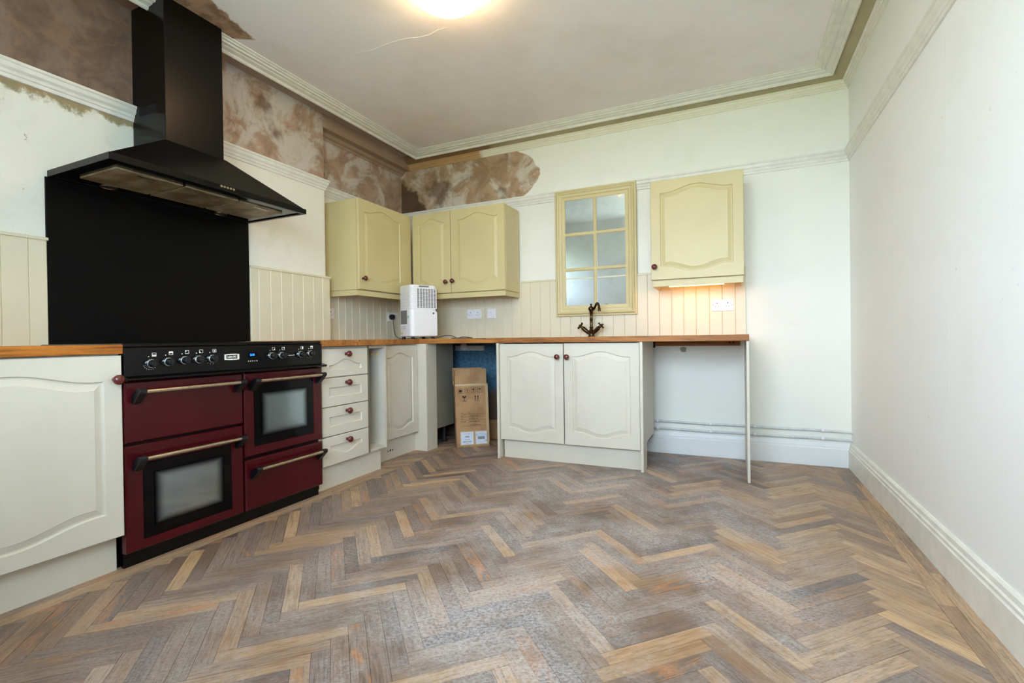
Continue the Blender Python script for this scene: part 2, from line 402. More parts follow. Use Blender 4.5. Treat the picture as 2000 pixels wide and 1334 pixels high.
struct('wall_rear', wr, 'wall_rear')
ceiling = struct('ceiling', MB().box(-3.15, .85, Y0 - .14, BY + .12, CZ, CZ + .12), 'ceiling')
floor = struct('floor', MB().box(-3.15, .85, Y0 - .14, BY + .12, -.12, -.004), 'subfloor')
w = MB()
for x in (WX0, -.47, WX1 - .06): w.box(x, x + .06, YW, YW + .06, WZ0, WZ1)
w.box(WX0, WX1, YW, YW + .06, WZ0, WZ0 + .06); w.box(WX0, WX1, YW, YW + .06, WZ1 - .06, WZ1); w.box(WX0, WX1, YW + .005, YW + .055, 1.5, 1.54)
struct('window_1', w, 'trim')
w = MB()
for a in ((-.08, -.03), (.57, .62), (.25, .29)): w.box(-3.12, -3.07, a[0], a[1], 1.42, 2.05)
for a in ((1.42, 1.47), (2.0, 2.05)): w.box(-3.12, -3.07, -.08, .62, a[0], a[1])
struct('added_window_2', w, 'trim')  # unseen window, added to throw more daylight on the right wall
struct('ground_outside', MB().box(-30, 30, -45, YW - .1, -.5, -.35).box(-30, -3.3, YW - .1, 30, -.5, -.35), 'lawn')

# sweeps along the walls
def sweep_pts(path, prof):
    secs = []
    for i, p in enumerate(path):
        p = Vector(p); d0 = (p - Vector(path[i - 1])).normalized() if i else None
        d1 = (Vector(path[i + 1]) - p).normalized() if i < len(path) - 1 else None
        ns = [Vector((d.y, -d.x)) for d in (d0, d1) if d is not None]
        m = ns[0] if len(ns) == 1 else (ns[0] + ns[1]) / (1 + ns[0].dot(ns[1]))
        secs.append([(p.x + m.x * o, p.y + m.y * o, z) for o, z in prof])
    return secs
tn = [0]
def trims(path, prof, mats, names=None):
    secs = sweep_pts(path, prof)
    for i in range(len(path) - 1):
        if mats[i] is None: continue
        if names: nm = names[i]
        else: tn[0] += 1; nm = 'trim_%d' % tn[0]
        struct(nm, MB().loops([secs[i], secs[i + 1]]), mats[i])
RING = [(0, CZ + .002), (0, 2.620), (.004, 2.612), (.012, 2.610), (.020, 2.615), (.022, 2.626), (.052, 2.629), (.056, 2.637), (.062, 2.633), (.078, 2.634), (.084, 2.643), (.098, 2.641), (.106, 2.647), (.118, 2.649), (.118, CZ + .002)]
trims([(-2.724, Y0), (-2.724, 1.488)], RING, ['trim'])
trims([(-2.724, 1.788), (-2.724, 3.80), (.624, 3.80), (.624, Y0)], RING, ['trim', 'trim', 'trim'])
WM = [(-.002, 2.552), (.010, 2.554), (.012, 2.564), (.018, 2.566), (.019, 2.578), (.027, 2.581), (.030, 2.594), (.040, 2.598), (.040, 2.606), (-.002, 2.606)]
trims([(ALX + .0, BY), (RX, BY), (RX, Y0)], WM, ['cornice_back', 'trim'])
CV = [(-.002, 2.60), (.028, 2.604), (.102, 2.634), (.102, 2.66), (-.002, 2.66)]
trims([(ALX, BY), (RX, BY), (RX, Y0)], CV, ['cove', 'cove'])
SM = [(-.002, 2.515), (.010, 2.517), (.016, 2.530), (.034, 2.536), (.050, 2.557), (-.002, 2.557)]
trims([(ALX, 2.79), (ALX, BY)], SM, [M['wall_left']])
PR = [(-.002, 2.064), (.010, 2.066), (.012, 2.082), (.018, 2.085), (.020, 2.098), (.031, 2.108), (.034, 2.126), (.040, 2.130), (.040, 2.142), (-.002, 2.146)]
trims([(CBX, Y0), (CBX, 1.486)], PR, ['trim'])
trims([(CBX, 1.79), (CBX, 2.79), (ALX, 2.79), (ALX, BY), (RX, BY), (RX, Y0)], [(o * .8, z) for o, z in PR], ['trim'] * 5)
SK = [(-.002, -.003), (.022, -.003), (.022, .118), (.018, .124), (.018, .136), (.013, .142), (.011, .158), (.004, .166), (-.002, .168)]
trims([(-2.24, BY), (RX, BY), (RX, Y0)], SK, ['skirt', 'trim'], ['baseboard_back', 'baseboard_right'])

# tongue and groove boards, each one an object under its panelling strip
def board_run(fn, a_list, z0, z1, cap, th=.018, mat='paint_tg'):
    tn[0] += 1
    root = struct('trim_%d' % tn[0], MB().prism([(a_list[0], 0), (a_list[-1], 0), (a_list[-1], .004), (a_list[0], .004)], 2, z0, z1).xf(fn), mat)
    for i in range(len(a_list) - 1):
        a, b = a_list[i] + .0003, a_list[i + 1] - .0003
        O('board', MB().prism([(a, .002), (b, .002), (b, th * .82), (b - th * .17, th), (a + th * .17, th), (a, th * .82)], 2, z0, z1).xf(fn), mat, root)
    if cap:
        O('cap_rail', MB().prism([(0, z1), (.026, z1), (.026, z1 + .010), (.02, z1 + .014), (0, z1 + .014)], 0, a_list[0] - .002, a_list[-1] + .002).xf(fn), 'paint_tg', root)
LF = lambda X0: (lambda p: (X0 + p[1], p[0], p[2]))
board_run(LF(CBX), [-.11, 0, .11, .22, .33, .44, .55, .66, .76, .86, .965, 1.055, 1.119], .895, 1.378, True)
board_run(LF(CBX), [2.139, 2.198, 2.288, 2.375, 2.465, 2.559, 2.654, 2.743, 2.818], .902, 1.386, True)
board_run(LF(ALX), [2.80, 2.842, 2.93, 3.017, 3.092, 3.17, 3.263, 3.353, 3.441, 3.531, 3.62, 3.71, 3.80, 3.878], .90, 1.388, False)
bs = [-2.948 + (2.948 - .605) * i / 26 for i in range(27)]
bs += [-.515, -.424, -.336, -.247, -.155, -.067, .021, .092]
board_run(BACK(BY), bs, .90, 1.388, True)
# flat painted boarding above it, up to the picture rail
for bs2 in ([-1.69, -1.612, -1.530, -1.447, -1.365], [-.672, -.600, -.525, -.43, -.34, -.25, -.16, -.07, .02, .092]): board_run(BACK(BY), bs2, 1.403, 2.062, False, .0045, 'wall_white')

# ------------------------------------------------------------------ herringbone floor
PW = .0516; PL = PW * 7; GAP = .0005
u0, v0 = .804, 1.611
XL, XR, YF, YB = -2.145, .612, Y0 + .02, 3.872
def clip(poly, ax, lim, keep_less):
    out = []
    for i in range(len(poly)):
        p, q = poly[i - 1], poly[i]
        ip, iq = ((p[ax] <= lim) == keep_less), ((q[ax] <= lim) == keep_less)
        if ip != iq:
            t = (lim - p[ax]) / (q[ax] - p[ax]); out.append(tuple(p[k] + t * (q[k] - p[k]) for k in range(4)))
        if iq: out.append(q)
    return out
s2 = math.sqrt(.5)
planks = []
def plank_poly(ua, ub, va, vb, along_u, x_region=0):
    ro, rv = random.uniform(0, 50), random.uniform(0, 50)
    P = []
    far = x_region
    for u, v in ((ua, va), (ub, va), (ub, vb), (ua, vb)):
        x, y = (u - v) * s2, (u + v) * s2
        P.append((x, y, (u if along_u else v) + ro, (v if along_u else u) + rv))
    for ax, lim, less in (((0, XR - GAP, True), (0, XL + GAP, False), (1, YB, True), (1, YF, False)) if not far else ((0, XL + .0009, True), (0, -2.42, False), (1, YB, True), (1, 2.70, False))):
        P = clip(P, ax, lim, less)
        if len(P) < 3: return None
    area = abs(sum(P[i - 1][0] * P[i][1] - P[i][0] * P[i - 1][1] for i in range(len(P)))) / 2
    return P if area > 2e-5 else None
for m in range(-9, 10):
    for k in range(-75, 75):
        for t in (0, 1):
            U, V = u0 + m * PL + k * PW, v0 - m * PL + k * PW
            q = (U - PL, U, V, V + PW, True) if t == 0 else (U, U + PW, V + PW - PL, V + PW, False)
            cx, cy = ((q[0] + q[1]) - (q[2] + q[3])) / 2 * s2, ((q[0] + q[1]) + (q[2] + q[3])) / 2 * s2
            if not (-2.6 < cx < XR + .3 and YF - .3 < cy < YB + .3): continue
            P = plank_poly(q[0] + GAP, q[1] - GAP, q[2] + GAP, q[3] - GAP, q[4])
            if P: planks.append((P, cx, cy))
            P = plank_poly(q[0] + GAP, q[1] - GAP, q[2] + GAP, q[3] - GAP, q[4], 1)
            if P: planks.append((P, cx, cy))
def strip(x0, x1, ya, yb):
    y = ya + random.uniform(0, .2)
    ys = [ya]
    while y < yb: ys.append(y); y += random.uniform(.35, .75)
    ys.append(yb); out = []
    for a, b in zip(ys, ys[1:]):
        ro, rv = random.uniform(0, 50), random.uniform(0, 50)
        out.append([(x, yy, yy + ro, x + rv) for x, yy in ((x0 + GAP, a + GAP), (x1 - GAP, a + GAP), (x1 - GAP, b - GAP), (x0 + GAP, b - GAP))])
    return out
border = strip(.612, .662, YF, YB) + strip(.662, .712, YF, YB) + strip(-2.20, -2.145, YF, 2.70) + strip(-2.26, -2.20, YF, 2.70)
def tone_of(x, y, br=False):
    ptan = .20 + .62 * max(0, min(1, (x + .15) / .5)) + .1 * max(0, min(1, (-1.5 - x)))
    if br: ptan = .62
    a = min(1, max(0, random.gauss(.25, .14))) if random.random() > ptan else min(1, max(0, random.gauss(.8, .15)))
    b = min(1, max(0, random.gauss(.45 + .12 * (x > .1), .24)))
    c = random.random() ** 2 * (1.2 if random.random() < .45 else .2) * (1 if x < .2 else .5)
    return (a, b, min(1, c), 1)
def plank_mesh(name, items):
    me = bpy.data.meshes.new(name); vs = []; fs = []; uvs = []; tones = []
    for P, tone, h in items:
        o = len(vs); k = len(P)
        vs += [(p[0], p[1], h) for p in P] + [(p[0], p[1], -.012) for p in P]
        top = list(range(o, o + k))
        ar = sum(P[i - 1][0] * P[i][1] - P[i][0] * P[i - 1][1] for i in range(k))
        fs.append(top if ar > 0 else top[::-1])
        for i in range(k):
            j = (i + 1) % k; q = (o + i, o + k + i, o + k + j, o + j); fs.append(q if ar > 0 else q[::-1])
        uvs += [(p[2], p[3]) for p in P] * 2; tones += [tone] * (2 * k)
    me.from_pydata(vs, [], fs)
    ul = me.uv_layers.new(name='UVMap')
    for l in me.loops: ul.data[l.index].uv = uvs[l.vertex_index]
    ca = me.color_attributes.new('tone', 'FLOAT_COLOR', 'POINT')
    for i, t in enumerate(tones): ca.data[i].color = t
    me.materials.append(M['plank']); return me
def shown(P):
    q = [project((p[0], p[1], 0)) for p in P]
    if any(a is None for a in q): return 0
    q = [(min(2000, max(0, a[0])), min(1334, max(0, a[1]))) for a in q]
    return abs(sum(q[i - 1][0] * q[i][1] - q[i][0] * q[i - 1][1] for i in range(len(q)))) / 2
lot = [(shown(P), (P, tone_of(cx, cy), random.uniform(-.0006, .0003))) for P, cx, cy in planks]
lot.sort(key=lambda a: -a[0])
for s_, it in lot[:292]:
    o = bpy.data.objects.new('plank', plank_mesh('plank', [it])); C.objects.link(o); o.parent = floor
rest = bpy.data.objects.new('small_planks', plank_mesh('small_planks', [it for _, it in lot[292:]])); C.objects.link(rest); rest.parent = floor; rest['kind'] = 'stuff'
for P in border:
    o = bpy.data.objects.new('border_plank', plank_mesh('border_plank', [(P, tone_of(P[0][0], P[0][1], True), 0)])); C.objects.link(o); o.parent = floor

# ------------------------------------------------------------------ worktops
tag(O('worktop', MB().box(CBX + .001, -2.185, Y0, 1.086, .862, .899), 'oak_left', bevel=.003), 'orange oak worktop over the cupboard on the hob side of the burgundy range cooker', 'worktop')
tag(O('worktop', MB().prism([(CBX + .003, 2.101), (-2.185, 2.101), (-2.185, 2.722), (-2.318, 2.722), (-2.318, 3.25), (.092, 3.25), (.092, BY - .001), (ALX + .001, BY - .001), (ALX + .001, 2.793), (CBX + .003, 2.793)], 2, .869, .9075), 'oak', bevel=.003),
    'long brown oak worktop turning the corner over drawers and sink cupboard', 'worktop')

# ------------------------------------------------------------------ base units, left-hand run
t = thing('base_cabinet', (-2.5, .75, 0), 'pale cream base cupboard with one arched door left of the range cooker', 'cabinet')
O('body', MB().box(CBX + .01, -2.212, .30, 1.082, .15, .861), 'inside', t)
d = O('door', panel_door(.42, 1.083, .145, .856, arch=.040, stile=.060, rail=.098).xf(LEFT(-2.190)), 'paint_low', t)
knob(d, (-2.190, 1.058, .763), (1, 0, 0))
O('plinth', MB().box(-2.262, -2.242, .28, 1.078, -.001, .15), 'paint_low', t)

t = thing('drawer_unit', (-2.5, 2.32, 0), 'narrow cream unit of four drawers beside the range cooker', 'cabinet')
O('body', MB().box(CBX + .01, -2.236, 2.106, 2.533, .147, .866), 'inside', t)
zs = [(.681, .854), (.503, .676), (.325, .498), (.148, .320)]
for i, (a, b) in enumerate(zs):
    rc = (2.180, 2.457, b - .131, b - .100) if i == 0 else ((2.178, 2.455, a + .057, b - .058) if i < 3 else (2.178, 2.455, a + .088, b - .055))
    f = O('drawer_front', panel_door(2.121, 2.517, a, b, arch=.036, raised=False, recess=rc, top=(i == 0), bot=(i == 3)).xf(LEFT(-2.215)), 'paint_low', t)
    knob(f, (-2.215, 2.318, (.820, .642, .464, .284)[i]), (1, 0, 0))
tag(O('plinth_board', MB().box(-2.274, -2.256, 2.104, 2.680, -.001, .1465), 'paint_low'), 'cream plinth board at floor level under the four drawers', 'plinth')

t = thing('open_unit', (-2.5, 2.63, 0), 'empty narrow cream carcass with no door between drawers and corner cupboard', 'cabinet')
O('side_panel', MB().box(-2.80, -2.234, 2.536, 2.552, .146, .866), 'carcass_shade', t)
O('side_panel', MB().box(-2.80, -2.234, 2.708, 2.726, .146, .866), 'paint_low', t)
O('base_panel', MB().box(-2.80, -2.236, 2.552, 2.708, .146, .164), 'inside', t)
O('top_rail', MB().box(-2.30, -2.236, 2.552, 2.708, .848, .866), 'inside', t)
O('back_panel', MB().box(-2.80, -2.79, 2.552, 2.708, .164, .866), 'carcass_shade', t)
for x in (-2.347, -2.300): O('screw_cap', MB().lathe([(.011, 0), (.011, .006), (.007, .010), (0, .011)], (x, 2.708, .803), (0, -1, 0), 14), 'gold', t, smooth=True)

t = thing('corner_cabinet', (-2.6, 3.3, 0), 'cream corner base cupboard with arched door set back under the worktop', 'cabinet')
O('body', MB().box(ALX + .03, -2.352, 2.80, 3.24, .157, .868), 'inside', t)
O('side_panel', MB().box(-2.268, -2.252, 3.385, 3.655, .157, .868), 'carcass_shade', t)
d = O('door', panel_door(2.790, 3.235, .156, .858, arch=.036, stile=.062, rail=.090).xf(LEFT(-2.332)), 'paint_low', t)
pl = O('plinth', MB().box(-2.386, -2.368, 2.730, 3.25, -.001, .157), 'paint_low', t)
for yy, rr in ((2.90, .007), (2.925, .010), (2.95, .008), (2.82, .005)):
    O('paint_chip', MB().lathe([(rr, 0), (rr * .7, .0007), (0, .0008)], (-2.3682, yy, .055 + rr), (1, 0, 0), 7), 'gold' if rr < .006 else 'ink', pl)
O('corner_post', MB().box(-2.376, -2.25, 3.241, 3.262, -.001, .868).box(-2.268, -2.25, 3.262, 3.388, -.001, .868), 'paint_low', t, bevel=.0015)
for yy in (3.46, 3.60): O('leg', MB().lathe([(.026, 0), (.026, .012), (.014, .020), (.014, .14), (.024, .157)], (-2.32, yy, 0), (0, 0, 1), 14), 'legs', t, smooth=True)

# ------------------------------------------------------------------ sink cupboard and end panel, back run
t = thing('sink_cabinet', (-1.08, 3.5, 0), 'wide cream sink cupboard with two arched doors under the worktop', 'cabinet')
O('body', MB().box(-1.602, -1.584, 3.292, 3.83, .142, .866).box(-.582, -.5645, 3.292, 3.83, .142, .866).box(-1.602, -.5645, 3.292, 3.83, .142, .160).box(-1.602, -.5645, 3.82, 3.83, .16, .866), 'inside', t)
d = O('door', panel_door(-1.603, -1.101, .141, .861, stile=.062, rail=.094).xf(BACK(3.270)), 'paint_low', t); knob(d, (-1.139, 3.270, .766), (0, -1, 0))
d = O('door', panel_door(-1.094, -.566, .141, .863, stile=.062, rail=.094).xf(BACK(3.268)), 'paint_low', t); knob(d, (-1.066, 3.268, .766), (0, -1, 0))
O('plinth', MB().box(-1.592, -.5635, 3.312, 3.330, -.001, .139), 'paint_low', t)
O('end_panel', MB().box(-1.622, -1.605, 3.252, 3.85, -.001, .868), 'paint_low', t, bevel=.001)
O('end_panel', MB().prism([(3.256, -.001), (3.40, -.001), (3.40, .175), (3.715, .178), (3.715, .44), (3.70, .45), (3.70, .49), (3.738, .50), (3.738, .868), (3.256, .868)], 0, -.5625, -.5435), 'paint_low', t, bevel=.001)
t = tag(O('end_panel', MB().box(.076, .0915, 3.262, 3.872, -.001, .868), 'paint_low', bevel=.001), 'thin white upright panel carrying the free end of the oak worktop', 'panel')
t = thing('wall_batten', (-.26, 3.87, .845), 'rough timber batten fixed to the wall under the oak worktop', 'batten')
O('batten', MB().box(-.568, .050, 3.852, 3.8995, .828, .868), 'oak_raw', t, bevel=.002)
O('bracket', MB().box(-.5685, -.545, 3.842, 3.852, .815, .866), 'dark', t)
for x in (-.02, .005): O('screw', MB().lathe([(.006, 0), (.004, .002), (0, .002)], (x, 3.852, .852), (0, -1, 0), 8), 'dark', t)

# ------------------------------------------------------------------ range cooker
t = thing('range_cooker', (-2.5, 1.59, 0), 'burgundy and black range cooker with four doors and steel bar handles', 'cooker')
XF = -2.188
O('body', MB().box(CBX + .02, -2.222, 1.092, 2.094, .03, .888), 'black', t)
O('plinth', MB().box(-2.245, -2.224, 1.094, 2.092, -.001, .062), 'black', t, bevel=.002)
O('hob', MB().box(CBX + .012, -2.196, 1.0885, 2.0985, .886, .9035), 'black', t, bevel=.006, seg=3)
cp = O('control_panel', MB().prism([(-2.222, .765), (-2.188, .765), (-2.188, .876), (-2.196, .886), (-2.222, .886)], 1, 1.0885, 2.0985).xf(lambda p: p), 'black', t, bevel=.002)
O('ledge', MB().prism([(-2.20, .752), (-2.164, .752), (-2.156, .757), (-2.156, .764), (-2.186, .772), (-2.20, .772)], 1, 1.087, 2.106), 'black', t, bevel=.0015)
def oven_door(y0, y1, z0, z1, hz, glass=None):
    if glass:
        g0, g1, h0, h1 = glass
        L = []
        for (a, b, c, e, x) in ((y0, y1, z0, z1, XF - .034), (y0, y1, z0, z1, XF - .006), (y0 + .006, y1 - .006, z0 + .006, z1 - .006, XF), (g0, g1, h0, h1, XF), (g0 + .003, g1 - .003, h0 + .003, h1 - .003, XF - .005)):
            L.append([(x, p, q) for p, q in shape(a, b, c, e, nx=6, nz=6)])
        d = O('oven_door', MB().loops(L), 'red', t, smooth=True)
        O('glass', MB().box(XF - .0052, XF - .0025, g0 + .003, g1 - .003, h0 + .003, h1 - .003), 'black_glass', d)
        O('window_pane', MB().prism(shape(g0 + .042, g1 - .040, h0 + .045, h1 - .045, nx=4, nz=4), 0, XF - .0026, XF - .0019), 'oven_glass', d)
    else:
        L = [[(x, p, q) for p, q in shape(a, b, c, e, nx=4, nz=4)] for (a, b, c, e, x) in ((y0, y1, z0, z1, XF - .034), (y0, y1, z0, z1, XF - .006), (y0 + .006, y1 - .006, z0 + .006, z1 - .006, XF))]
        d = O('oven_door', MB().loops(L), 'red', t, smooth=True)
    ya, yb = y0 + .050, y1 - .046
    O('handle_bar', MB().tube([(-2.140, ya, hz), (-2.140, yb, hz)], .0085, 14), 'steel', d, smooth=True)
    for yy, s in ((ya, -1), (yb, 1)):
        a, b = sorted((yy - s * .002, yy + s * .028))
        O('handle_bracket', MB().prism([(XF - .001, hz - .046), (XF + .014, hz - .050), (-2.128, hz - .004), (-2.128, hz + .010), (-2.136, hz + .014), (-2.152, hz + .012), (XF - .001, hz - .012)], 1, a, b), 'black_plastic', d, bevel=.003)
    return d
oven_door(1.089, 1.596, .502, .750, .709)
oven_door(1.088, 1.594, .064, .492, .440, (1.149, 1.534, .102, .416))
oven_door(1.603, 2.096, .330, .750, .709, (1.652, 2.034, .374, .692))
oven_door(1.603, 2.094, .064, .315, .268)
XP = -2.188
ks = [(1.184, .819), (1.250, .823), (1.317, .826), (1.379, .827), (1.440, .828), (1.757, .829), (1.817, .829), (1.940, .830), (2.008, .832)]
for i, (yy, zz) in enumerate(ks):
    k = O('knob', MB().lathe([(.0155, 0), (.0155, .012), (.0145, .026), (.012, .029), (0, .030)], (XP + .003, yy, zz), (1, 0, 0), 20).box(XP + .018, XP + .034, yy - .0035, yy + .0035, zz - .014, zz + .014), 'black_plastic', t, smooth=True)
    O('knob_ring', MB().lathe([(.0205, 0), (.0205, .004), (.0175, .011), (.0155, .012), (.015, 0)], (XP, yy, zz), (1, 0, 0), 24), 'chrome', k, smooth=True)
    O('tick_mark', MB().lathe([(.0022, 0), (.002, .0005), (0, .0006)], (XP, yy - .006, zz + .0285), (1, 0, 0), 8), 'white_ink', cp)
    # printed symbol: hollow square with one part filled in
    cy, cz, w_, h_ = yy + .015, zz + .036, .0085, .0075
    ic = MB()
    for (a, b, c, e) in ((-w_, w_, h_ - .0016, h_), (-w_, w_, -h_, -h_ + .0016), (-w_, -w_ + .0016, -h_, h_), (w_ - .0016, w_, -h_, h_)):
        ic.box(XP, XP + .0006, cy + a, cy + b, cz + c, cz + e)
    fill = [(-w_, w_, -h_, 0), (-w_, w_, 0, h_), (-w_, -w_ + .006, h_ - .006, h_), (-w_, -w_ + .006, -h_, -h_ + .006), (-.003, .003, -.003, .003), (w_ - .006, w_, -h_, -h_ + .006), (w_ - .006, w_, h_ - .006, h_), (0, w_, -h_, h_), (-w_, w_, 0, h_)][i]
    ic.box(XP, XP + .0007, cy + fill[0], cy + fill[1], cz + fill[2], cz + fill[3])
    O('printed_symbol', ic, 'white_ink', cp)
    if i in (0, 4, 8):
        for q in range(9 if i == 0 else 6):
            an = math.radians(200 + q * (150 / (8 if i == 0 else 5)))
            O('tick_mark', MB().box(XP, XP + .0005, yy + .026 * math.cos(an) - .0011, yy + .026 * math.cos(an) + .0011, zz + .025 * math.sin(an) - .0011, zz + .025 * math.sin(an) + .0011), 'white_ink', cp)
bd = O('badge', MB().loops([[(x, 1.540 + a, .832 + b * (1 + .18 * math.cos(a * 40))) for a, b in pts] for pts, x in
      ((shape(-.037, .037, -.0125, .0125, nx=8, nz=2), XP), (shape(-.037, .037, -.0125, .0125, nx=8, nz=2), XP + .003), (shape(-.0285, .0285, -.009, .009, nx=8, nz=2), XP + .003), (shape(-.0285, .0285, -.009, .009, nx=8, nz=2), XP + .0015))]), 'white_ink', t)
O('badge_field', MB().box(XP + .001, XP + .002, 1.5125, 1.5675, .8235, .8405), 'black', bd)
text('badge_lettering', 'LEISURE', .0125, 'white_ink', bd, frameX(XP + .0024, 1.540, .832) @ Matrix.Diagonal((1.05, 1, 1, 1)), .0003)
ds = O('display', MB().box(XP, XP + .0012, 1.628, 1.672, .826, .850), 'black_glass', t)
text('display_digits', '2:18', .014, 'display', ds, frameX(XP + .0016, 1.648, .838), .0006)
for q in range(5): O('clock_button', MB().lathe([(.0028, 0), (.0022, .0012), (0, .0013)], (XP, 1.628 + q * .0115, .807), (1, 0, 0), 8), 'white_ink', t)
text('model_lettering', 'Gourmet GT', .008, 'white_ink', cp, frameX(XP + .0004, 1.884, .8275))

# ------------------------------------------------------------------ splashback and extractor hood
tag(O('splashback', MB().box(CBX + .0004, CBX + .009, 1.120, 2.137, .9038, 1.6735), 'splash', bevel=.001), 'tall black splashback panel on the wall behind the range cooker', 'splashback')
t = thing('extractor_hood', (-2.6, 1.64, 1.67), 'black chimney extractor hood hanging over the burgundy range cooker', 'hood')
x0 = CBX + .001
O('chimney', MB().box(x0, -2.58, 1.486, 1.790, 1.915, 2.653), 'hood_black', t, bevel=.002)
vt = MB()
for q in range(16): vt.box(-2.80 + q * .0095, -2.796 + q * .0095, 1.4845, 1.4865, 2.085, 2.125)
O('vent_slots', vt, 'dark', t)
rect = lambda xa, xb, ya, yb, z: [(xa, ya, z), (xb, ya, z), (xb, yb, z), (xa, yb, z)]
O('canopy', MB().loops([rect(x0, -2.362, 1.140, 2.140, 1.704), rect(x0, -2.368, 1.146, 2.134, 1.712), rect(x0, -2.574, 1.478, 1.798, 1.922), rect(x0, -2.580, 1.486, 1.790, 1.926)]), 'hood_black', t)
lip = MB().loops([rect(x0, -2.350, 1.130, 2.150, 1.704), rect(x0, -2.350, 1.130, 2.150, 1.674), rect(x0 + .02, -2.372, 1.150, 2.130, 1.674), rect(x0 + .02, -2.372, 1.150, 2.130, 1.682)])
O('rim', lip, 'hood_black', t, bevel=.0015)
O('underside', MB().box(x0 + .018, -2.370, 1.148, 2.132, 1.680, 1.684), 'black', t)
for a, b in ((1.203, 1.486), (1.500, 1.776), (1.790, 2.060)):
    f = O('grease_filter', MB().box(-2.745, -2.448, a, b, 1.6715, 1.680), 'filter', t, bevel=.001)
    O('filter_handle', MB().box(-2.475, -2.458, (a + b) / 2 - .045, (a + b) / 2 + .045, 1.669, 1.6716), 'steel', f)
for yy in (1.345, 1.919): O('hood_lamp', MB().lathe([(.034, 0), (.034, -.004), (.026, -.006), (.024, -.003), (0, -.003)], (-2.803, yy, 1.680), (0, 0, 1), 20), 'steel', t, smooth=True)
for q in range(5): O('button', MB().lathe([(.0065, 0), (.0065, .004), (.005, .006), (0, .006)], (-2.350, 1.613 + q * .0165, 1.694), (1, 0, 0), 12), 'steel', t, smooth=True)

# ------------------------------------------------------------------ wall cupboards
t = thing('wall_cabinet', (-2.8, 3.2, 1.26), 'cream wall cupboard with one arched door in the alcove over the dehumidifier', 'cabinet')
O('body', MB().box(ALX + .001, -2.652, 2.900, 3.560, 1.300, 2.008), 'paint_up', t, bevel=.001)
d = O('door', panel_door(2.906, 3.490, 1.303, 2.012, arch=.042, stile=.068, rail=.094).xf(LEFT(-2.630)), 'paint_up', t); knob(d, (-2.630, 2.948, 1.388), (1, 0, 0))
O('filler_strip', MB().box(-2.652, -2.634, 3.492, 3.580, 1.30, 2.012), 'paint_up', t)
O('pelmet', MB().box(-2.665, -2.646, 2.896, 3.600, 1.255, 1.297).box(ALX + .03, -2.665, 2.896, 2.915, 1.255, 1.297), 'paint_up', t, bevel=.0015)
t = thing('wall_cabinet', (-2.15, 3.75, 1.26), 'cream double wall cupboard with two arched doors under the bare plaster patch', 'cabinet')
O('body', MB().box(-2.632, -1.694, 3.602, BY - .034, 1.302, 2.016), 'paint_up', t, bevel=.001)
d = O('door', panel_door(-2.612, -2.220, 1.306, 2.020, arch=.040, stile=.060, rail=.092).xf(BACK(3.580)), 'paint_up', t); knob(d, (-2.258, 3.580, 1.401), (0, -1, 0))
d = O('door', panel_door(-2.215, -1.697, 1.306, 2.020, arch=.042, stile=.062, rail=.092).xf(BACK(3.580)), 'paint_up', t); knob(d, (-2.190, 3.580, 1.405), (0, -1, 0))
O('pelmet', MB().box(-2.646, -1.697, 3.588, 3.607, 1.258, 1.300).box(-1.716, -1.697, 3.607, BY - .03, 1.258, 1.300), 'paint_up', t, bevel=.0015)
t = thing('wall_cabinet', (-.23, 3.75, 1.26), 'cream single wall cupboard with a glowing light strip underneath', 'cabinet')
O('body', MB().box(-.526, .070, 3.602, BY - .034, 1.302, 2.014), 'paint_up', t, bevel=.001)
d = O('door', panel_door(-.530, .076, 1.308, 2.016, arch=.042, stile=.066, rail=.092).xf(BACK(3.580)), 'paint_up', t); knob(d, (-.503, 3.580, 1.400), (0, -1, 0))
O('pelmet', MB().box(-.520, .070, 3.588, 3.606, 1.259, 1.301).box(-.520, -.503, 3.606, 3.87, 1.259, 1.301).box(.054, .070, 3.606, 3.87, 1.259, 1.301), 'paint_up', t, bevel=.0015)
t = thing('under_cabinet_light', (-.22, 3.63, 1.28), 'slim glowing warm strip light under the single wall cupboard', 'light')
O('housing', MB().box(-.44, -.02, 3.612, 3.640, 1.270, 1.3018), 'white_plastic', t)
O('tube', MB().tube([(-.41, 3.626, 1.268), (-.05, 3.626, 1.268)], .0115, 12), 'strip', t, smooth=True)

# ------------------------------------------------------------------ window-shaped mirror
t = thing('window_mirror', (-1.02, 3.88, 1.08), 'cream window-style frame of six mirror panes above the brass tap', 'mirror')
L = []
ox0, ox1, oz0, oz1 = -1.358, -.680, 1.079, 2.135
for off, y in ((0, BY - .001), (0, 3.868), (.004, 3.862), (.014, 3.862), (.018, 3.856), (.026, 3.850), (.034, 3.852), (.040, 3.858), (.058, 3.860), (.064, 3.866), (.088, 3.868), (.090, 3.876), (.090, BY - .001)):
    L.append([(ox0 + off, y, oz0 + off), (ox1 - off, y, oz0 + off), (ox1 - off, y, oz1 - off), (ox0 + off, y, oz1 - off)])
O('frame', MB().loops(L, cap0=False, cap1=False), 'paint_up', t)
xs = [(-1.268, -1.027), (-1.003, -.770)]; zs = [(1.170, 1.455), (1.481, 1.747), (1.773, 2.045)]
O('glazing_bar', MB().prism([(-1.029, 3.879), (-1.029, 3.872), (-1.021, 3.866), (-1.009, 3.866), (-1.001, 3.872), (-1.001, 3.879)], 2, 1.160, 2.055), 'paint_up', t)
for zc in (1.468, 1.760):
    O('glazing_bar', MB().prism([(3.879, zc - .014), (3.872, zc - .014), (3.867, zc - .006), (3.867, zc + .006), (3.872, zc + .014), (3.879, zc + .014)], 0, -1.280, -.758), 'paint_up', t)
